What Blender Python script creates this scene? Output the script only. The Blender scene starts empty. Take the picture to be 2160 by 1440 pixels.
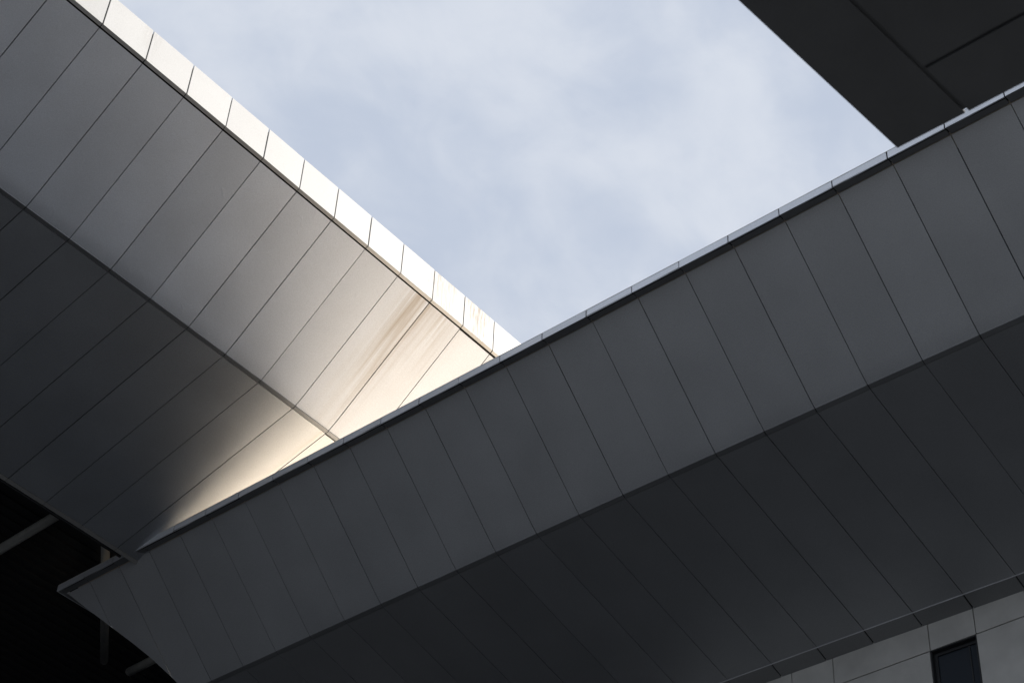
import bpy, bmesh, math, random
from mathutils import Vector, Matrix
random.seed(7)
C = bpy.context.scene
COL = C.collection

# ------------------------------------------------------------------ camera
cam_d = bpy.data.cameras.new('camera')
cam = bpy.data.objects.new('camera', cam_d); COL.objects.link(cam)
Rt = Vector((0.644065, -0.762367, 0.063064)); Up = Vector((-0.547027, -0.401372, 0.734616)); Fw = Vector((0.534735, 0.507638, 0.675545))
cam.matrix_world = Matrix(((Rt.x, Up.x, -Fw.x, 0), (Rt.y, Up.y, -Fw.y, 0), (Rt.z, Up.z, -Fw.z, 0), (0, 0, 0, 1)))
cam_d.sensor_width = 36; cam_d.sensor_fit = 'HORIZONTAL'; cam_d.lens = 62.19
cam_d.clip_start = 0.1; cam_d.clip_end = 3000
cam_d.dof.use_dof = True; cam_d.dof.focus_distance = 33; cam_d.dof.aperture_fstop = 4.0
C.camera = cam

# ------------------------------------------------------------------ sky and sun
SUN = Vector((0.60, -0.43, 0.675)).normalized()
elev = math.asin(SUN.z)
w = bpy.data.worlds.new('World'); C.world = w; w.use_nodes = True
nt = w.node_tree; nt.nodes.clear()
N = nt.nodes.new; Lk = nt.links.new
out = N('ShaderNodeOutputWorld'); bg = N('ShaderNodeBackground'); bg.inputs['Strength'].default_value = 0.1
sky = N('ShaderNodeTexSky'); sky.sky_type = 'NISHITA'; sky.sun_disc = False
sky.sun_elevation = elev; sky.sun_rotation = math.atan2(SUN.x, SUN.y)
tc = N('ShaderNodeTexCoord')
mp = N('ShaderNodeMapping'); mp.inputs['Scale'].default_value = (1.0, 1.25, 1.6); mp.inputs['Location'].default_value = (3.6, 2.2, 0.9)
n1 = N('ShaderNodeTexNoise'); n1.inputs['Scale'].default_value = 7.5; n1.inputs['Detail'].default_value = 9; n1.inputs['Roughness'].default_value = 0.52; n1.inputs['Distortion'].default_value = 0.25
r1 = N('ShaderNodeMapRange'); r1.interpolation_type = 'SMOOTHSTEP'
r1.inputs['From Min'].default_value = 0.33; r1.inputs['From Max'].default_value = 0.67
cm = N('ShaderNodeMixRGB'); cm.inputs[1].default_value = (3.95, 4.40, 5.25, 1); cm.inputs[2].default_value = (5.2, 5.5, 6.05, 1)
mx = N('ShaderNodeMixRGB'); mx.inputs[0].default_value = 0.93      # thin cloud veil over the blue
Lk(tc.outputs['Generated'], mp.inputs['Vector']); Lk(mp.outputs['Vector'], n1.inputs['Vector'])
n2 = N('ShaderNodeTexNoise'); n2.inputs['Scale'].default_value = 17; n2.inputs['Detail'].default_value = 8; n2.inputs['Roughness'].default_value = 0.55; n2.inputs['Distortion'].default_value = 0.4
Lk(mp.outputs['Vector'], n2.inputs['Vector'])
nm = N('ShaderNodeMixRGB'); nm.inputs[0].default_value = 0.36; Lk(n1.outputs['Fac'], nm.inputs[1]); Lk(n2.outputs['Fac'], nm.inputs[2])
Lk(nm.outputs[0], r1.inputs['Value']); Lk(r1.outputs['Result'], cm.inputs[0])
Lk(sky.outputs['Color'], mx.inputs[1]); Lk(cm.outputs['Color'], mx.inputs[2])
Lk(mx.outputs['Color'], bg.inputs['Color']); Lk(bg.outputs['Background'], out.inputs['Surface'])

sd = bpy.data.lights.new('sun', 'SUN'); sd.energy = 5.0; sd.angle = math.radians(0.53); sd.color = (1.0, 0.93, 0.84)
so = bpy.data.objects.new('sun', sd); COL.objects.link(so); so.rotation_euler = SUN.to_track_quat('Z', 'Y').to_euler()
C.view_settings.view_transform = 'Standard'; C.view_settings.look = 'None'; C.view_settings.exposure = 0.5; C.view_settings.gamma = 1
C.cycles.max_bounces = 8; C.cycles.diffuse_bounces = 5; C.cycles.glossy_bounces = 5
C.cycles.sample_clamp_indirect = 6

# ------------------------------------------------------------------ materials
def new_mat(name):
    m = bpy.data.materials.new(name); m.use_nodes = True
    return m, m.node_tree, m.node_tree.nodes['Principled BSDF']

def metal(name, col, metallic=0.6, rough=0.36, dents=0.0, ripple=0.0, stain=None, var=0.05, streak_len=0.35, specks=False, stain_col=(0.34, 0.26, 0.17)):
    m, t, p = new_mat(name)
    nn, lk = t.nodes.new, t.links.new
    tcn = nn('ShaderNodeTexCoord'); oi = nn('ShaderNodeObjectInfo')
    # slight tone difference from panel to panel
    vr = nn('ShaderNodeMapRange'); vr.inputs['To Min'].default_value = 1 - var; vr.inputs['To Max'].default_value = 1 + var
    lk(oi.outputs['Random'], vr.inputs['Value'])
    # cloudy dirt film
    dn = nn('ShaderNodeTexNoise'); dn.inputs['Scale'].default_value = 0.9; dn.inputs['Detail'].default_value = 6; lk(tcn.outputs['Object'], dn.inputs['Vector'])
    dr = nn('ShaderNodeMapRange'); dr.inputs['From Min'].default_value = 0.3; dr.inputs['From Max'].default_value = 0.7
    dr.inputs['To Min'].default_value = 0.95; dr.inputs['To Max'].default_value = 1.04; lk(dn.outputs['Fac'], dr.inputs['Value'])
    mu = nn('ShaderNodeMath'); mu.operation = 'MULTIPLY'; lk(vr.outputs[0], mu.inputs[0]); lk(dr.outputs[0], mu.inputs[1])
    # fine paint grain
    gn = nn('ShaderNodeTexNoise'); gn.inputs['Scale'].default_value = 55; gn.inputs['Detail'].default_value = 3; lk(tcn.outputs['Object'], gn.inputs['Vector'])
    gr = nn('ShaderNodeMapRange'); gr.inputs['From Min'].default_value = 0.3; gr.inputs['From Max'].default_value = 0.7
    gr.inputs['To Min'].default_value = 0.93; gr.inputs['To Max'].default_value = 1.07; lk(gn.outputs['Fac'], gr.inputs['Value'])
    mu2 = nn('ShaderNodeMath'); mu2.operation = 'MULTIPLY'; lk(mu.outputs[0], mu2.inputs[0]); lk(gr.outputs[0], mu2.inputs[1])
    base = nn('ShaderNodeMixRGB'); base.blend_type = 'MULTIPLY'; base.inputs[0].default_value = 1; base.inputs[1].default_value = (*col, 1)
    lk(mu2.outputs[0], base.inputs[2])
    last = base.outputs[0]
    if specks:      # small pale scuffs
        sm = nn('ShaderNodeMapping'); sm.inputs['Rotation'].default_value = (0.3, 0.5, 0.9); sm.inputs['Scale'].default_value = (1, 3.2, 1); lk(tcn.outputs['Object'], sm.inputs['Vector'])
        sn = nn('ShaderNodeTexNoise'); sn.inputs['Scale'].default_value = 5.5; sn.inputs['Detail'].default_value = 9; sn.inputs['Roughness'].default_value = 0.75; lk(sm.outputs[0], sn.inputs['Vector'])
        sr = nn('ShaderNodeMapRange'); sr.inputs['From Min'].default_value = 0.665; sr.inputs['From Max'].default_value = 0.73; sr.inputs['To Max'].default_value = 0.6; lk(sn.outputs['Fac'], sr.inputs['Value'])
        mm = nn('ShaderNodeMixRGB'); mm.inputs[2].default_value = (0.8, 0.78, 0.74, 1); lk(sr.outputs[0], mm.inputs[0]); lk(last, mm.inputs[1]); last = mm.outputs[0]
    if stain:       # run-off streaks: list of (centre x, half width, strength, z top, z bottom)
        sep = nn('ShaderNodeSeparateXYZ'); lk(tcn.outputs['Object'], sep.inputs[0])
        cmb = nn('ShaderNodeCombineXYZ'); lk(sep.outputs['X'], cmb.inputs['X'])
        zz = nn('ShaderNodeMath'); zz.operation = 'MULTIPLY'; zz.inputs[1].default_value = streak_len * 0.12; lk(sep.outputs['Z'], zz.inputs[0]); lk(zz.outputs[0], cmb.inputs['Z'])
        st = nn('ShaderNodeTexNoise'); st.inputs['Scale'].default_value = 9 if streak_len < 0.9 else 21; st.inputs['Detail'].default_value = 5; st.inputs['Roughness'].default_value = 0.6; lk(cmb.outputs[0], st.inputs['Vector'])
        sr = nn('ShaderNodeMapRange'); sr.inputs['From Min'].default_value = 0.38; sr.inputs['From Max'].default_value = 0.66; lk(st.outputs['Fac'], sr.inputs['Value'])
        total = None
        for (cx, hw, sg, zt, zb) in stain:
            a = nn('ShaderNodeMath'); a.operation = 'SUBTRACT'; a.inputs[1].default_value = cx; lk(sep.outputs['X'], a.inputs[0])
            b = nn('ShaderNodeMath'); b.operation = 'ABSOLUTE'; lk(a.outputs[0], b.inputs[0])
            c = nn('ShaderNodeMapRange'); c.interpolation_type = 'SMOOTHSTEP'; c.inputs['From Min'].default_value = hw; c.inputs['From Max'].default_value = hw * 0.1; lk(b.outputs[0], c.inputs['Value'])
            d = nn('ShaderNodeMapRange'); d.interpolation_type = 'SMOOTHSTEP'; d.inputs['From Min'].default_value = zb; d.inputs['From Max'].default_value = zt; d.inputs['To Max'].default_value = sg; lk(sep.outputs['Z'], d.inputs['Value'])
            e = nn('ShaderNodeMath'); e.operation = 'MULTIPLY'; lk(c.outputs[0], e.inputs[0]); lk(d.outputs[0], e.inputs[1])
            if total is None: total = e.outputs[0]
            else:
                g = nn('ShaderNodeMath'); g.operation = 'MAXIMUM'; lk(total, g.inputs[0]); lk(e.outputs[0], g.inputs[1]); total = g.outputs[0]
        k = nn('ShaderNodeMath'); k.operation = 'MULTIPLY'; lk(total, k.inputs[0]); lk(sr.outputs[0], k.inputs[1])
        mm = nn('ShaderNodeMixRGB'); mm.inputs[2].default_value = (*stain_col, 1); lk(k.outputs[0], mm.inputs[0]); lk(last, mm.inputs[1]); last = mm.outputs[0]
    lk(last, p.inputs['Base Color'])
    p.inputs['Metallic'].default_value = metallic
    rn = nn('ShaderNodeMapRange'); rn.inputs['To Min'].default_value = rough - 0.04; rn.inputs['To Max'].default_value = rough + 0.04; lk(dn.outputs['Fac'], rn.inputs['Value']); lk(rn.outputs[0], p.inputs['Roughness'])
    # sheet metal is never quite flat: broad oil-canning, plus dents where asked
    ob = nn('ShaderNodeTexNoise'); ob.inputs['Scale'].default_value = 0.8; ob.inputs['Detail'].default_value = 1; lk(tcn.outputs['Object'], ob.inputs['Vector'])
    b1 = nn('ShaderNodeBump'); b1.inputs['Strength'].default_value = 0.25; b1.inputs['Distance'].default_value = 0.02; lk(ob.outputs['Fac'], b1.inputs['Height'])
    lastn = b1.outputs[0]
    if ripple:      # small creases beside the fixings
        rp = nn('ShaderNodeTexNoise'); rp.inputs['Scale'].default_value = 3.4; rp.inputs['Detail'].default_value = 2.5; rp.inputs['Distortion'].default_value = 0.8; lk(tcn.outputs['Object'], rp.inputs['Vector'])
        rr_ = nn('ShaderNodeMapRange'); rr_.interpolation_type = 'SMOOTHSTEP'; rr_.inputs['From Min'].default_value = 0.63; rr_.inputs['From Max'].default_value = 0.80; lk(rp.outputs['Fac'], rr_.inputs['Value'])
        b3 = nn('ShaderNodeBump'); b3.inputs['Strength'].default_value = ripple; b3.inputs['Distance'].default_value = 0.03; lk(rr_.outputs[0], b3.inputs['Height']); lk(lastn, b3.inputs['Normal']); lastn = b3.outputs[0]
    if dents:
        vv = nn('ShaderNodeTexVoronoi'); vv.inputs['Scale'].default_value = 0.9; vv.feature = 'SMOOTH_F1'
        wr = nn('ShaderNodeTexNoise'); wr.inputs['Scale'].default_value = 3; wr.inputs['Detail'].default_value = 3; lk(tcn.outputs['Object'], wr.inputs['Vector'])
        ad = nn('ShaderNodeMixRGB'); ad.inputs[0].default_value = 0.15; lk(tcn.outputs['Object'], ad.inputs[1]); lk(wr.outputs['Color'], ad.inputs[2]); lk(ad.outputs[0], vv.inputs['Vector'])
        dr2 = nn('ShaderNodeMapRange'); dr2.interpolation_type = 'SMOOTHSTEP'; dr2.inputs['From Min'].default_value = 0.0; dr2.inputs['From Max'].default_value = 0.16; lk(vv.outputs['Distance'], dr2.inputs['Value'])
        b2 = nn('ShaderNodeBump'); b2.inputs['Strength'].default_value = dents; b2.inputs['Distance'].default_value = 0.05; lk(dr2.outputs[0], b2.inputs['Height']); lk(lastn, b2.inputs['Normal']); lastn = b2.outputs[0]
    lk(lastn, p.inputs['Normal'])
    return m

def plain(name, col, rough=0.8, metallic=0.0, scale=3.0, amt=0.12, bump=0.2, detail=8):
    m, t, p = new_mat(name); nn, lk = t.nodes.new, t.links.new
    tcn = nn('ShaderNodeTexCoord'); n = nn('ShaderNodeTexNoise'); n.inputs['Scale'].default_value = scale; n.inputs['Detail'].default_value = detail; lk(tcn.outputs['Object'], n.inputs['Vector'])
    r = nn('ShaderNodeMapRange'); r.inputs['From Min'].default_value = 0.25; r.inputs['From Max'].default_value = 0.75; r.inputs['To Min'].default_value = 1 - amt; r.inputs['To Max'].default_value = 1 + amt; lk(n.outputs['Fac'], r.inputs['Value'])
    mu = nn('ShaderNodeMixRGB'); mu.blend_type = 'MULTIPLY'; mu.inputs[0].default_value = 1; mu.inputs[1].default_value = (*col, 1); lk(r.outputs[0], mu.inputs[2]); lk(mu.outputs[0], p.inputs['Base Color'])
    p.inputs['Roughness'].default_value = rough; p.inputs['Metallic'].default_value = metallic
    b = nn('ShaderNodeBump'); b.inputs['Strength'].default_value = bump; b.inputs['Distance'].default_value = 0.01
    n2 = nn('ShaderNodeTexNoise'); n2.inputs['Scale'].default_value = scale * 12; n2.inputs['Detail'].default_value = 4; lk(tcn.outputs['Object'], n2.inputs['Vector']); lk(n2.outputs['Fac'], b.inputs['Height']); lk(b.outputs[0], p.inputs['Normal'])
    return m

SIL = (0.585, 0.60, 0.625)
M_FAC_L = metal('silver_panel', (0.68, 0.70, 0.735), 0.92, 0.64, ripple=0.10, specks=True, stain=[(17.55, 0.62, 0.85, 25.0, 21.8), (18.3, 0.62, 0.5, 24.9, 23.2), (17.2, 0.25, 0.25, 24.9, 23.4)])
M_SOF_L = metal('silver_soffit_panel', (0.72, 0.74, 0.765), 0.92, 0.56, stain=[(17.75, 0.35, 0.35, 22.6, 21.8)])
M_COP_L = metal('white_coping_metal', (0.45, 0.455, 0.455), 0.0, 0.6, stain=[(18.0, 0.9, 0.8, 25.9, 23.4), (19.1, 0.6, 1.5, 25.9, 23.0), (17.2, 0.5, 0.2, 25.8, 24.8), (10.0, 0.35, 0.25, 26, 24)], streak_len=1.0, stain_col=(0.13, 0.10, 0.065))
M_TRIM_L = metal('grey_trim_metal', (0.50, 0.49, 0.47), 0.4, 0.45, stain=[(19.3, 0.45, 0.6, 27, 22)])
M_R = metal('dark_silver_panel', (0.71, 0.72, 0.73), 0.62, 0.40)
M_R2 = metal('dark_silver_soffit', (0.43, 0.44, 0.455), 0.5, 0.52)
M_COP_R = metal('grey_coping_metal', (0.74, 0.76, 0.80), 0.3, 0.40, stain=None)
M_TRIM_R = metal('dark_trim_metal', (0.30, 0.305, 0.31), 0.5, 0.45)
M_CAP = metal('pale_cap_metal', (0.80, 0.77, 0.72), 0.2, 0.5)
M_LIP = metal('bright_edge_metal', (0.75, 0.75, 0.77), 0.6, 0.35)
M_GAP = plain('joint_black', (0.012, 0.012, 0.012), 0.9)
M_ROOF = plain('pale_metal_roof', (0.90, 0.79, 0.65), 0.8, 0.0, scale=1.2, amt=0.10, bump=0.05)
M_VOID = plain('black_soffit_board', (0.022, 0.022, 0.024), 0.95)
M_PIPE = plain('dark_pipe_paint', (0.32, 0.32, 0.30), 0.7, scale=6)
M_CON = plain('dark_canopy_board', (0.155, 0.16, 0.165), 0.85, scale=2.2, amt=0.12, bump=0.3)
M_GROUND = plain('dark_paving', (0.038, 0.042, 0.048), 0.85, scale=0.6, amt=0.2)
M_FRAME = plain('black_window_frame', (0.035, 0.037, 0.04), 0.45, 0.2, amt=0.05)

def tile_mat():
    m = plain('grey_stone_tile', (0.56, 0.55, 0.52), 0.8, scale=1.6, amt=0.15, bump=0.4)
    t = m.node_tree; nn, lk = t.nodes.new, t.links.new; p = t.nodes['Principled BSDF']
    src = p.inputs['Base Color'].links[0].from_socket
    tcn = nn('ShaderNodeTexCoord'); mp = nn('ShaderNodeMapping'); mp.inputs['Scale'].default_value = (1, 1.0, 0.12); lk(tcn.outputs['Object'], mp.inputs[0])
    n = nn('ShaderNodeTexNoise'); n.inputs['Scale'].default_value = 7; n.inputs['Detail'].default_value = 7; n.inputs['Roughness'].default_value = 0.65; lk(mp.outputs[0], n.inputs[0])
    r = nn('ShaderNodeMapRange'); r.inputs['From Min'].default_value = 0.56; r.inputs['From Max'].default_value = 0.76; r.inputs['To Max'].default_value = 0.4; lk(n.outputs['Fac'], r.inputs[0])
    mm = nn('ShaderNodeMixRGB'); mm.inputs[2].default_value = (0.6, 0.6, 0.57, 1); lk(r.outputs[0], mm.inputs[0]); lk(src, mm.inputs[1]); lk(mm.outputs[0], p.inputs['Base Color'])
    return m
M_TILE = tile_mat()
def glass_mat():
    m, t, p = new_mat('dark_window_glass'); p.inputs['Base Color'].default_value = (0.035, 0.043, 0.055, 1); p.inputs['Roughness'].default_value = 0.04; p.inputs['IOR'].default_value = 1.55
    nn, lk = t.nodes.new, t.links.new; tcn = nn('ShaderNodeTexCoord'); n = nn('ShaderNodeTexNoise'); n.inputs['Scale'].default_value = 1.3; lk(tcn.outputs['Object'], n.inputs[0])
    b = nn('ShaderNodeBump'); b.inputs['Strength'].default_value = 0.08; b.inputs['Distance'].default_value = 0.02; lk(n.outputs['Fac'], b.inputs['Height']); lk(b.outputs[0], p.inputs['Normal'])
    return m
M_GLASS = glass_mat()

# ------------------------------------------------------------------ helpers
def obj(name, bm, mat, parent=None, smooth=False):
    me = bpy.data.meshes.new(name); bmesh.ops.recalc_face_normals(bm, faces=bm.faces); bm.to_mesh(me); bm.free()
    me.materials.append(mat)
    o = bpy.data.objects.new(name, me); COL.objects.link(o)
    if parent: o.parent = parent
    if smooth:
        for p in me.polygons: p.use_smooth = True
    return o
def empty(name, label, cat, group=None):
    o = bpy.data.objects.new(name, None); COL.objects.link(o); o['label'] = label; o['category'] = cat
    if group: o['group'] = group
    return o
def tag(o, label, cat, group=None):
    o['label'] = label; o['category'] = cat
    if group: o['group'] = group
    return o
def solid(bm, pts, back):
    """slab from a polygon pts (Vectors) and the vector to its hidden side"""
    a = [bm.verts.new(p) for p in pts]; b = [bm.verts.new(p + back) for p in pts]
    n = len(a); bm.faces.new(a); bm.faces.new(b[::-1])
    for i in range(n): bm.faces.new((a[i], a[(i + 1) % n], b[(i + 1) % n], b[i]))
def box(bm, lo, hi):
    x0, y0, z0 = lo; x1, y1, z1 = hi
    solid(bm, [Vector((x0, y0, z0)), Vector((x1, y0, z0)), Vector((x1, y1, z0)), Vector((x0, y1, z0))], Vector((0, 0, z1 - z0)))
def tube(bm, pts, r, seg=16):
    for a, b in zip(pts[:-1], pts[1:]):
        a = Vector(a); b = Vector(b); d = (b - a); q = d.to_track_quat('Z', 'Y')
        ra = [bm.verts.new(a + q @ Vector((r * math.cos(2 * math.pi * i / seg), r * math.sin(2 * math.pi * i / seg), 0))) for i in range(seg)]
        rb = [bm.verts.new(b + q @ Vector((r * math.cos(2 * math.pi * i / seg), r * math.sin(2 * math.pi * i / seg), 0))) for i in range(seg)]
        bm.faces.new(ra[::-1]); bm.faces.new(rb)
        for i in range(seg): bm.faces.new((ra[i], ra[(i + 1) % seg], rb[(i + 1) % seg], rb[i]))

# ------------------------------------------------------------------ the two roof edges: profiles carried along gently bowed rails
def soft(m, lim):            # past the visible stretch the bow goes on straight
    if m > lim: return lim * lim + 2 * lim * (m - lim), lim ** 3 + 3 * lim * lim * (m - lim)
    if m < -lim: return lim * lim + 2 * lim * (-m - lim), -(lim ** 3) - 3 * lim * lim * (-m - lim)
    return m * m, m ** 3
PR = {'top': (17.27739, 21.62473), 'c': (17.28408, 21.47576), 't': (17.46500, 21.49518), 'f': (19.71297, 19.50912),
      'g': (19.79622, 19.47830), 'b': (24.35868, 18.42727), 'w': (24.67014, 18.33009)}
PL = {'top': (20.08537, 26.88510), 'c': (20.04819, 25.98388), 't': (20.11459, 25.94430), 'f': (22.71373, 23.65404),
      'g': (22.79814, 23.63485), 'b': (27.96015, 22.23321), 'd': (28.03373, 22.22061)}
SL = 0.9562
def R(k, n, off=(0, 0)):
    a, h = PR[k] if isinstance(k, str) else k
    m2, m3 = soft((n + 5) / 10, 1.2)
    return Vector((a - 0.21258 * m2 + off[0], 12.678817 - n - 0.341518 * m2 + 0.096819 * m3, h - 0.231647 * m2 + off[1]))
def L(k, n, off=(0, 0)):
    a, h = PL[k] if isinstance(k, str) else k
    m2, m3 = soft((n - 5) / 5, 1.3)
    return Vector((10.569285 + n - 0.122660 * m2 + 0.011572 * m3, a - 0.077987 * m2 + off[0], h - 0.108519 * m2 + off[1])) * SL

def strip_panels(fn, ka, kb, n0, n1, mat, parent, name, gap=0.011, ga=0.01, gb=0.01, th=0.03, cells=None, mat_for=None, curl=False, jit=0.0025):
    """one slab per panel between rails ka and kb; the reveal between slabs is the joint"""
    res = []
    for n in range(n0, n1):
        g0 = gap * random.uniform(0.75, 1.35); g1 = gap * random.uniform(0.75, 1.35)
        A0, A1, B0, B1 = fn(ka, n + g0), fn(ka, n + 1 - g1), fn(kb, n + g0), fn(kb, n + 1 - g1)
        dv = (B0 - A0).normalized(); nrm = (A1 - A0).cross(B0 - A0).normalized()
        ctr = (A0 + B1) / 2
        if nrm.dot(ctr) > 0: nrm = -nrm            # outward = towards the open court
        A0 += dv * ga; A1 += dv * ga; B0 -= dv * gb; B1 -= dv * gb
        j = [nrm * random.uniform(-jit, jit) for _ in range(2)]
        A0 += j[0]; B0 += j[0]; A1 += j[1]; B1 += j[1]
        bm = bmesh.new()
        rows = [0, 1]
        if curl: rows = [0, 0.90, 0.93, 0.955, 0.975, 0.99, 1.0]
        fr = []
        for r in rows:
            bend = 0.0
            if curl and r > 0.9: bend = curl * ((r - 0.9) / 0.1) ** 2
            fr.append((A0.lerp(B0, r) - nrm * bend, A1.lerp(B1, r) - nrm * bend))
        va = [(bm.verts.new(a), bm.verts.new(b)) for a, b in fr]
        vb = [(bm.verts.new(a - nrm * th), bm.verts.new(b - nrm * th)) for a, b in fr]
        def sharp(*v):
            f = bm.faces.new(v)
            for e in f.edges: e.smooth = False
        for i in range(len(fr) - 1):
            f = bm.faces.new((va[i][0], va[i][1], va[i + 1][1], va[i + 1][0])); f.smooth = bool(curl)
            sharp(vb[i][0], vb[i + 1][0], vb[i + 1][1], vb[i][1])
            sharp(va[i][0], va[i + 1][0], vb[i + 1][0], vb[i][0]); sharp(va[i][1], vb[i][1], vb[i + 1][1], va[i + 1][1])
        sharp(va[0][0], vb[0][0], vb[0][1], va[0][1]); sharp(va[-1][0], va[-1][1], vb[-1][1], vb[-1][0])
        res.append(obj(name, bm, mat_for(n) if mat_for else mat, parent))
    return res

def backing(fn, ka, kb, n0, n1, parent, name, mat=None, depth=0.045, th=0.06, step=1.0, inset=0.0):
    bm = bmesh.new(); n = n0; rows = []
    while n < n1 - 1e-6:
        rows.append(n); n += step
    rows.append(n1); prev = None
    for n in rows:
        A, B = fn(ka, n), fn(kb, n); T = fn(ka, n + 0.01) - fn(ka, n); dn = (B - A).normalized() * inset; A = A + dn; B = B - dn
        nrm = T.cross(B - A).normalized()
        if nrm.dot(A) > 0: nrm = -nrm
        cur = [bm.verts.new(A - nrm * depth), bm.verts.new(B - nrm * depth), bm.verts.new(B - nrm * (depth + th)), bm.verts.new(A - nrm * (depth + th))]
        if prev:
            for i in range(4): bm.faces.new((prev[i], prev[(i + 1) % 4], cur[(i + 1) % 4], cur[i]))
        else: bm.faces.new(cur)
        prev = cur
    bm.faces.new(prev[::-1])
    return obj(name, bm, mat or M_GAP, parent)

def hip_at(hip, v):
    for (na, va), (nb, vb) in zip(hip[:-1], hip[1:]):
        if v <= vb: return na + (nb - na) * (v - va) / (vb - va)
    return hip[-1][0]
def hip_cells(fn, ka, kb, cells, hip, sign, mat, parent, name, gap=0.010, v0=0.006, th=0.03):
    """last panels of a band, cut along the hip; sign +1 when the hip lies at growing n"""
    F = lambda n, v: fn(ka, n).lerp(fn(kb, n), v)
    for c in cells:
        inner, outer = (c + gap, c + 1 - gap) if sign > 0 else (c + 1 - gap, c + gap)
        pi, po, vl = [], [], v0
        for v in [v0] + [i / 24 for i in range(1, 25)]:
            e = min(outer, hip_at(hip, v)) if sign > 0 else max(outer, hip_at(hip, v))
            if (e - inner) * sign <= 0: break
            po.append(F(e, v)); pi.append(F(inner, v)); vl = v
        if not po: continue
        if vl < 1:
            a, b = vl, min(1, vl + 1 / 24)
            for _ in range(20):
                m = (a + b) / 2
                if (hip_at(hip, m) - inner) * sign > 0: a = m
                else: b = m
            po.append(F(inner, a))
        n = (po[0] - pi[0]).cross(pi[-1] - pi[0]).normalized()
        if n.dot(pi[0]) > 0: n = -n
        bm = bmesh.new(); solid(bm, po + pi[::-1], -n * th); obj(name, bm, mat, parent)
def end_face(fn, ka, kb, hip, run, mat, parent, name):
    F = lambda n, v: fn(ka, n).lerp(fn(kb, n), v)
    bm = bmesh.new(); pts = [F(n, v) for n, v in hip]
    for a, b in zip(pts[:-1], pts[1:]): bm.faces.new([bm.verts.new(p) for p in (a, a + run, b + run, b)])
    bmesh.ops.remove_doubles(bm, verts=bm.verts, dist=1e-4)
    bmesh.ops.solidify(bm, geom=bm.faces[:], thickness=0.02)
    return obj(name, bm, mat, parent)
def sheet(name, rows, mat, parent, th):
    """bent slab: rows of two points, thickness vector th"""
    bm = bmesh.new(); prev = None
    for a, b in rows:
        cur = [bm.verts.new(a), bm.verts.new(b), bm.verts.new(b + th), bm.verts.new(a + th)]
        if prev:
            for i in range(4): bm.faces.new((prev[i], prev[(i + 1) % 4], cur[(i + 1) % 4], cur[i]))
        else: bm.faces.new(cur)
        prev = cur
    bm.faces.new(prev[::-1])
    return obj(name, bm, mat, parent)

# ================================================================== setting: ground
bm = bmesh.new(); box(bm, (-900, -900, -2.0), (900, 900, -1.6)); g = obj('ground', bm, M_GROUND); g['kind'] = 'structure'

# ================================================================== building on the left (sunlit white coping)
LB = empty('metal_clad_building', 'pale metal building with sunlit white coping and dented folded panels, behind the dark roof edge', 'building', 'folded metal clad buildings')
n0, n1 = -9, 11
HL = [(11.28, 0.0), (9.2, 1.0)]; HS = [(9.15, 0.0), (8.25, 1.0)]
par = backing(L, 'top', 'c', n0, 11.2, LB, 'coping', depth=0.07)
strip_panels(L, 'top', 'c', n0, n1, M_COP_L, par, 'coping_panel', gap=0.014, ga=0, gb=0.0, th=0.03)
bm = bmesh.new(); solid(bm, [L('top', 11.012), L('top', 11.45), L('c', 11.40), L('c', 11.012)], Vector((0, 0.03, 0))); obj('coping_panel', bm, M_COP_L, par)
par = backing(L, 'c', 't', n0, 11.2, LB, 'coping_return', depth=0.025, th=0.02, inset=0.025)
strip_panels(L, 'c', 't', n0, n1, M_TRIM_L, par, 'trim_panel', gap=0.010, ga=0.002, gb=0.006, th=0.02)
par = backing(L, 't', 'f', n0, 9.1, LB, 'fascia', depth=0.06)
strip_panels(L, 't', 'f', n0, 9, M_FAC_L, par, 'cladding_panel', gap=0.008, ga=0.026, gb=0.0, curl=0.022)
hip_cells(L, 't', 'f', (9, 10, 11), HL, 1, M_FAC_L, par, 'cladding_panel', v0=0.012)
par = backing(L, 'f', 'g', n0, 9.1, LB, 'fold_trim', depth=0.06)
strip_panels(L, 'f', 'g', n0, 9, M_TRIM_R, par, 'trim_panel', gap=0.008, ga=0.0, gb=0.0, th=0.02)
par = backing(L, 'g', 'b', n0, 8.2, LB, 'soffit', depth=0.06)
strip_panels(L, 'g', 'b', n0, 8, M_SOF_L, par, 'soffit_panel', gap=0.009, ga=0.012, gb=0.004)
hip_cells(L, 'g', 'b', (8, 9), HS, 1, M_SOF_L, par, 'soffit_panel')
bL = (27.96015, 22.23321); dL = (28.06, 22.20)
par = backing(L, bL, dL, n0, 8, LB, 'edge_trim', depth=0.03, th=0.02)
strip_panels(L, bL, dL, n0, 8, M_TRIM_L, par, 'trim_panel', gap=0.006, ga=0.004, gb=0, th=0.02)
# end of the wing, beyond the hip: runs away from the court
Y12 = Vector((0, 12, 0))
end_face(L, 't', 'f', HL, Y12, M_FAC_L, LB, 'end_fascia')
a_, b_ = L('g', HS[0][0]), L('b', HS[1][0])
bm = bmesh.new(); solid(bm, [a_, b_, Vector((a_.x, b_.y, a_.z))], Vector((-0.02, 0, 0))); obj('end_soffit', bm, M_SOF_L, LB)
cT, cC, tT = L('top', 11.45), L('c', 11.40), L('t', 11.28)
bm = bmesh.new(); solid(bm, [cT, cC, cC + Y12, cT + Y12], Vector((-0.02, 0, 0))); obj('end_coping', bm, M_COP_L, LB)
bm = bmesh.new(); solid(bm, [cC, tT, tT + Y12, cC + Y12], Vector((0, 0, 0.02))); obj('end_coping_return', bm, M_TRIM_L, LB)
sheet('roof', [(L('top', n, (0.09, -0.03)), L('top', n, (12, -0.03))) for n in list(range(n0, 12)) + [11.35]], M_ROOF, LB, Vector((0, 0, -0.3)))

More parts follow.
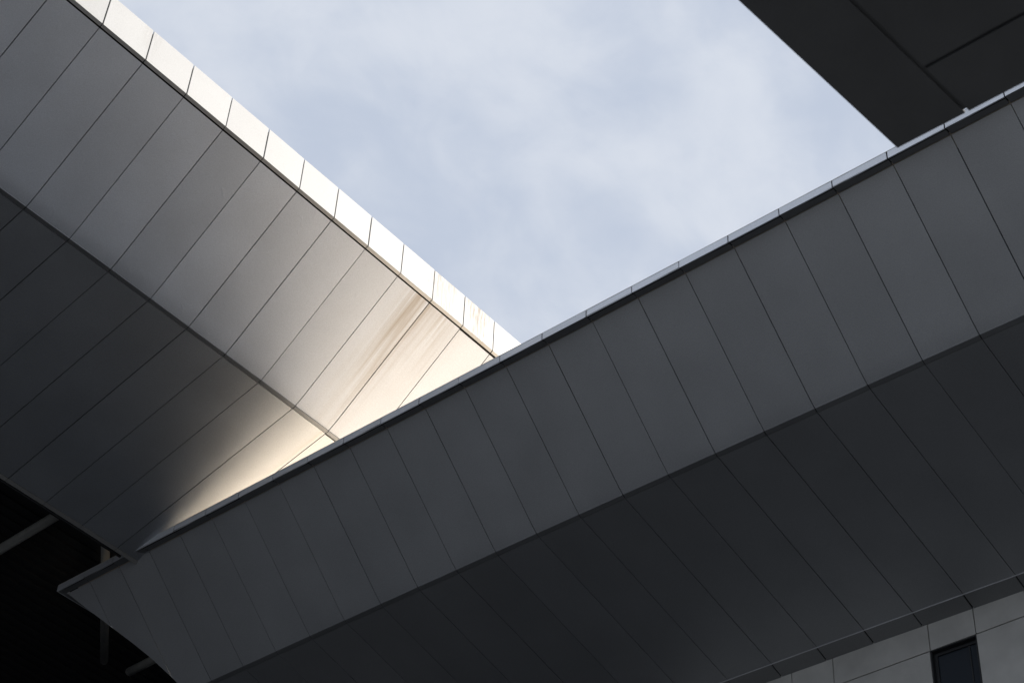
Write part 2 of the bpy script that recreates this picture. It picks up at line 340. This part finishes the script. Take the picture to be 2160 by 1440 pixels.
# ================================================================== building on the right (dark, near)
RB = empty('metal_clad_building', 'dark grey folded metal building in shade, roof edge ending in a pointed tip', 'building', 'folded metal clad buildings')
n0, n1 = -16, 12
cells = range(n0, n1)
par = backing(R, 'top', 'c', -16.7, n1, RB, 'coping', depth=0.026, th=0.02, inset=0.002)
strip_panels(R, 'top', 'c', n0, n1, M_COP_R, par, 'coping_panel', gap=0.010, ga=0, gb=0, th=0.02)
par2c = par
par = backing(R, 'c', 't', -16.7, n1, RB, 'coping_return', depth=0.025, th=0.02, inset=0.035)
strip_panels(R, 'c', 't', n0, n1, M_TRIM_R, par, 'trim_panel', gap=0.012, ga=0.002, gb=0.006, th=0.02)
parc = par
# mitred last coping pieces
TIPC = -16.915; TIPT = -16.79
bm = bmesh.new(); solid(bm, [R('top', -16.011), R('top', TIPC), R('c', TIPC), R('c', -16.011)], Vector((0.02, 0, 0))); obj('coping_panel', bm, M_COP_R, par2c)
bm = bmesh.new(); solid(bm, [R('c', -16.012), R('c', TIPC), R('t', TIPT), R('t', -16.012)], Vector((0, 0, 0.02))); obj('trim_panel', bm, M_TRIM_R, parc)
# fascia, its last panels cut along the hip
HIP = [(-16.79, 0.0), (-16.44, 0.165), (-16.04, 0.342), (-15.65, 0.516), (-15.33, 0.671), (-15.03, 0.844), (-14.80, 1.0)]
par = backing(R, 't', 'f', -14.7, n1, RB, 'fascia', depth=0.06)
strip_panels(R, 't', 'f', -14, n1, M_R, par, 'cladding_panel', gap=0.0075, ga=0.012, gb=0.0, curl=0.010)
hip_cells(R, 't', 'f', (-17, -16, -15), HIP, -1, M_R, par, 'cladding_panel')
end_face(R, 't', 'f', HIP, Vector((9, 0, 0)), M_R, RB, 'end_fascia')
cT, cC, tT = R('top', TIPC), R('c', TIPC), R('t', TIPT)
X9 = Vector((9, 0, 0))
bm = bmesh.new(); solid(bm, [cT, cC, cC + X9, cT + X9], Vector((0, -0.02, 0))); obj('end_coping', bm, M_COP_R, RB)
bm = bmesh.new(); solid(bm, [cC, tT, tT + X9, cC + X9], Vector((0, 0, 0.02))); obj('end_coping_return', bm, M_TRIM_R, RB)
# folded trim and soffit
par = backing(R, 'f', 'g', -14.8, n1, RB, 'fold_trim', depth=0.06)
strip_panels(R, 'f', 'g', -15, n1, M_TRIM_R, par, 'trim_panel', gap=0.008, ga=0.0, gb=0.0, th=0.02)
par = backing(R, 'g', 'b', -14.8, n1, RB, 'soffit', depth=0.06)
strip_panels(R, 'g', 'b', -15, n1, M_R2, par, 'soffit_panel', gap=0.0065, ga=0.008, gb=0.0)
bR = (24.35868, 18.405); wR = (24.69, 18.305)
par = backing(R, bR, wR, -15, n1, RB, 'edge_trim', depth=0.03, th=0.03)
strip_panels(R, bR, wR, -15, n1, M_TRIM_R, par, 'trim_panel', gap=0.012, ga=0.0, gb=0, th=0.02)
sheet('edge_bead', [(R(bR, n, (-0.004, 0.024)), R(bR, n, (-0.004, -0.001))) for n in range(-15, n1 + 1)], M_LIP, RB, Vector((0.004, 0, 0)))
# roof deck
NR = [-16.9] + list(range(-16, n1 + 1))
sheet('coping_cap', [(R('top', n, (-0.004, 0.001)), R('top', n, (0.16, 0.001))) for n in NR], M_CAP, RB, Vector((0, 0, 0.007)))
# unseen slope behind coping, added to let sun under the left soffit; flat deck
sheet('sun_catch_slope', [(R('top', max(n, -16.5), (0.165, 0.0)), R('top', max(n, -14.5), (2.75, -1.95))) for n in NR], M_ROOF, RB, Vector((0, 0, -0.06)))
sheet('roof', [(R('top', n, (2.76, -1.95)), R('top', n, (60, -1.95))) for n in [-14.5] + list(range(-14, n1 + 1))], M_ROOF, RB, Vector((0, 0, -0.08)))

# tiled wall under the soffit, with windows
XW = 24.70
def wx(n): return R('w', n).x + 0.02
def wy(n): return R('w', n).y
TOPZ = 18.40
def wallz(n): return R('w', n).z + 0.06
ZJ = 17.69
G = 0.009
wall = None
bm = bmesh.new()
rows = []
def wall_back(na, nb, z0, z1):
    solid(bm, [Vector((wx(na) + 0.05, wy(na), z0)), Vector((wx(nb) + 0.05, wy(nb), z0)), Vector((wx(nb) + 0.05, wy(nb), z1)), Vector((wx(na) + 0.05, wy(na), z1))], Vector((0.25, 0, 0)))
W1 = (0.085, 0.978); W2 = (1.965, 2.86)
Z1B = 15.75
segs = [(-14.5, -10), (-10, -5.5), (-5.5, -1.879), (-1.879, W1[0] - 0.02)]
for a, b in segs: wall_back(a, b, -1.6, 18.5 if a > -6 else 18.3)
wall_back(W1[0] - 0.02, W1[1] + 0.02, ZJ + 0.02, 18.5); wall_back(W1[0] - 0.02, W1[1] + 0.02, -1.6, Z1B - 0.02)
wall_back(W1[1] + 0.02, W2[0] - 0.02, -1.6, 18.5)
wall_back(W2[0] - 0.02, W2[1] + 0.02, -1.6, Z1B - 0.02)
for a, b in [(W2[1] + 0.02, 6), (6, 12)]: wall_back(a, b, -1.6, 18.5)
wall = obj('wall', bm, M_GAP, RB)
bm = bmesh.new(); box(bm, (26.0, 26.4, -1.6), (76, 26.7, 20.9)); obj('rear_wall', bm, M_TILE, RB)
def tile(na, nb, z0, z1):
    bm = bmesh.new(); ga = G
    a = Vector((wx(na + ga), wy(na + ga), 0)); b = Vector((wx(nb - ga), wy(nb - ga), 0)); j = random.uniform(-0.003, 0.003)
    z1a = z1 if z1 is not None else wallz(na); z1b = z1 if z1 is not None else wallz(nb)
    p = [a + Vector((j, 0, z0 + ga)), b + Vector((j, 0, z0 + ga)), b + Vector((j, 0, z1b - ga)), a + Vector((j, 0, z1a - ga))]
    solid(bm, p, Vector((0.045, 0, 0)))
    bmesh.ops.recalc_face_normals(bm, faces=bm.faces)
    obj('wall_tile', bm, M_TILE, wall)
J1 = [-5.57, -4.67, -3.77, -2.776, -1.879, 0.092, 0.985, 1.965]
for a, b in zip(J1[:-1], J1[1:]): tile(a, b, ZJ, None)
J1b = [2.86, 3.85, 4.75, 6.7]
for a, b in zip(J1b[:-1], J1b[1:]): tile(a, b, ZJ, None)
JL = [-5.57, -3.77, -1.85, 0.083]
for z0, z1 in ((Z1B, ZJ),):
    for a, b in zip(JL[:-1], JL[1:]): tile(a, b, z0, z1)
    tile(0.98, 1.965, z0, z1)
    for a, b in ((2.86, 4.75), (4.75, 6.7)): tile(a, b, z0, z1)
    if z1 != ZJ:
        tile(0.083, 0.98, z0, z1); tile(1.965, 2.86, z0, z1)
bm = bmesh.new()
for a, b in ((6.7, 2.9), (2.85, -1.8), (-1.85, -5.57), (-5.6, -9), (-9.05, -13)):
    solid(bm, [Vector((wx(a) + 0.03, wy(a), 11.0)), Vector((wx(b) + 0.03, wy(b), 11.0)), Vector((wx(b) + 0.03, wy(b), Z1B - 0.03)), Vector((wx(a) + 0.03, wy(a), Z1B - 0.03))], Vector((0.015, 0, 0)))
obj('dark_reflection_band', bm, M_GLASS, RB)  # lower glazing added out of view so the soffit reflects a darker wall
def window(na, nb, z0, z1, label=None):
    ya, yb = wy(na), wy(nb)            # ya > yb
    x = wx(na)
    bm = bmesh.new(); d0, d1 = x + 0.10, x + 0.30
    fwid = 0.06
    # reveal and frame, butted end to end
    box(bm, (x + 0.002, yb + 0.0, z0), (d1, yb + 0.02, z1)); box(bm, (x + 0.002, ya - 0.02, z0), (d1, ya, z1))
    box(bm, (x + 0.002, yb + 0.02, z1 - 0.02), (d1, ya - 0.02, z1)); box(bm, (x + 0.002, yb + 0.02, z0), (d1, ya - 0.02, z0 + 0.02))
    box(bm, (d0, yb + 0.02, z0 + 0.02), (d0 + 0.06, yb + 0.02 + fwid, z1 - 0.02)); box(bm, (d0, ya - 0.02 - fwid, z0 + 0.02), (d0 + 0.06, ya - 0.02, z1 - 0.02))
    box(bm, (d0, yb + 0.02 + fwid, z1 - 0.02 - fwid), (d0 + 0.06, ya - 0.02 - fwid, z1 - 0.02)); box(bm, (d0, yb + 0.02 + fwid, z0 + 0.02), (d0 + 0.06, ya - 0.02 - fwid, z0 + 0.02 + fwid))
    win = obj('window', bm, M_FRAME, RB)
    if label: win['label'] = label
    bm = bmesh.new(); box(bm, (d0 + 0.03, yb + 0.02 + fwid, z0 + 0.02 + fwid), (d0 + 0.042, ya - 0.02 - fwid, z1 - 0.02 - fwid)); obj('pane', bm, M_GLASS, win)
    bm = bmesh.new(); ys = yb + 0.20                    # opening sash inside the frame
    box(bm, (d0 + 0.012, ys, z0 + 0.02 + fwid), (d0 + 0.028, ys + 0.03, z1 - 0.02 - fwid)); obj('sash', bm, M_FRAME, win)
window(W1[0], W1[1], Z1B, ZJ); window(W2[0], W2[1], Z1B, 18.36)

bm = bmesh.new()
solid(bm, [Vector(p) for p in ((17.5, 26.98, 21.5), (19.95, 26.98, 19.62), (76, 26.98, 19.62), (76, 26.98, 23.0), (17.5, 26.98, 23.0))], Vector((0, 0.2, 0)))
obj('sun_block_wall', bm, M_TILE, RB)  # unseen wall added above the roof to stop sun leaking into the undercroft

# ================================================================== dark undercroft behind the left building
UC = empty('dark_undercroft', 'black recess under the pale building with dark slatted ceiling, at the lower left', 'recess')
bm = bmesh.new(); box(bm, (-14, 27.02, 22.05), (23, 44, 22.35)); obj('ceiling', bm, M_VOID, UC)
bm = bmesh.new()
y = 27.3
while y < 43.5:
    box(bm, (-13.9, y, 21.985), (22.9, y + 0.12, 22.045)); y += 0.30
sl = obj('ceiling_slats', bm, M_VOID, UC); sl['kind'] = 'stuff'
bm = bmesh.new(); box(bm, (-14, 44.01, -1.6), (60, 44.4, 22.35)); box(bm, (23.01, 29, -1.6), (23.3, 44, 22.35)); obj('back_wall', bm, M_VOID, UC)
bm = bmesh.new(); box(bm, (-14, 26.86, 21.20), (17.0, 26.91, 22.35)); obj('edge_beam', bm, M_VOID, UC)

def pipe(a, b, r, lab):
    bm = bmesh.new(); A = Vector(a); B = Vector(b); d = (B - A).normalized()
    tube(bm, [A, B], r, 20)
    for f in bm.faces: f.smooth = len(f.verts) == 4
    p = obj('drain_pipe', bm, M_PIPE); tag(p, lab, 'pipe', 'pipes under the dark ceiling')
    bm = bmesh.new(); bmesh.ops.create_uvsphere(bm, u_segments=20, v_segments=10, radius=r * 1.0, matrix=Matrix.Translation(B))
    for f in bm.faces: f.smooth = True
    obj('end_cap', bm, M_PIPE, p)
pipe((15.68, 27.05, 21.8), (15.86, 33.5, 21.8), 0.105, 'dark pipe under the black ceiling, slanting to the left edge of the photo')
pipe((16.6, 27.05, 21.7), (19.90, 31.02, 21.7), 0.095, 'dark pipe passing upright behind the pointed end of the roof edge')
pipe((20.42, 29.2, 21.6), (20.47, 30.74, 21.6), 0.10, 'short dark pipe stub below the pointed end, lowest of the three')

# ================================================================== canopy overhead, top right
CN = empty('canopy', 'dark panelled canopy corner overhead, out of focus at the upper right', 'canopy')
ZC = 8.0
def cpan(pts, name='canopy_panel', z=ZC, th=0.018, mat=None, bev=0.006):
    bm = bmesh.new(); solid(bm, [Vector((x, y, z)) for x, y in pts], Vector((0, 0, th)))
    if bev: bmesh.ops.bevel(bm, geom=bm.edges[:], offset=bev, segments=3, affect='EDGES', profile=0.5)
    return obj(name, bm, mat or M_CON, CN)
ey = lambda x: 3.0965 - (x - 6.40) * 0.0914         # outer edge
jy = lambda x: 2.637 - (x - 6.398) * 0.0970          # first joint
gp = 0.011
XE = 6.40; XJ = 5.975
cpan([(-2, ey(-2)), (XE, ey(XE)), (XE + 0.002, jy(XE) + gp), (-2, jy(-2) + gp)])
cpan([(XJ + gp, jy(XJ) - gp), (XE + 0.002, jy(XE) - gp), (XE + 0.03, -9), (XJ + gp, -9)])
xs = [XJ - gp, 3.9, 1.9, -0.1, -2]
for a, b in zip(xs[:-1], xs[1:]):
    b2 = b + 2 * gp if b > -2 else b
    cpan([(b2, jy(b2) - gp), (a, jy(a) - gp), (a, -1.0), (b2, -1.0)])
    cpan([(b2, -1.03), (a, -1.03), (a, -5), (b2, -5)])
cpan([(-2, ey(-2) - 0.012), (XE - 0.012, ey(XE) - 0.012), (XE - 0.012, -9), (-2, -9)], 'canopy_deck', ZC + 0.020, 0.25, M_CON, 0)
bm = bmesh.new(); box(bm, (-26, -9.6, -1.6), (11, -9.02, 15)); obj('sky_block_wall', bm, M_CON, CN)  # unseen wall added behind the camera to block horizon sky from the left fascia
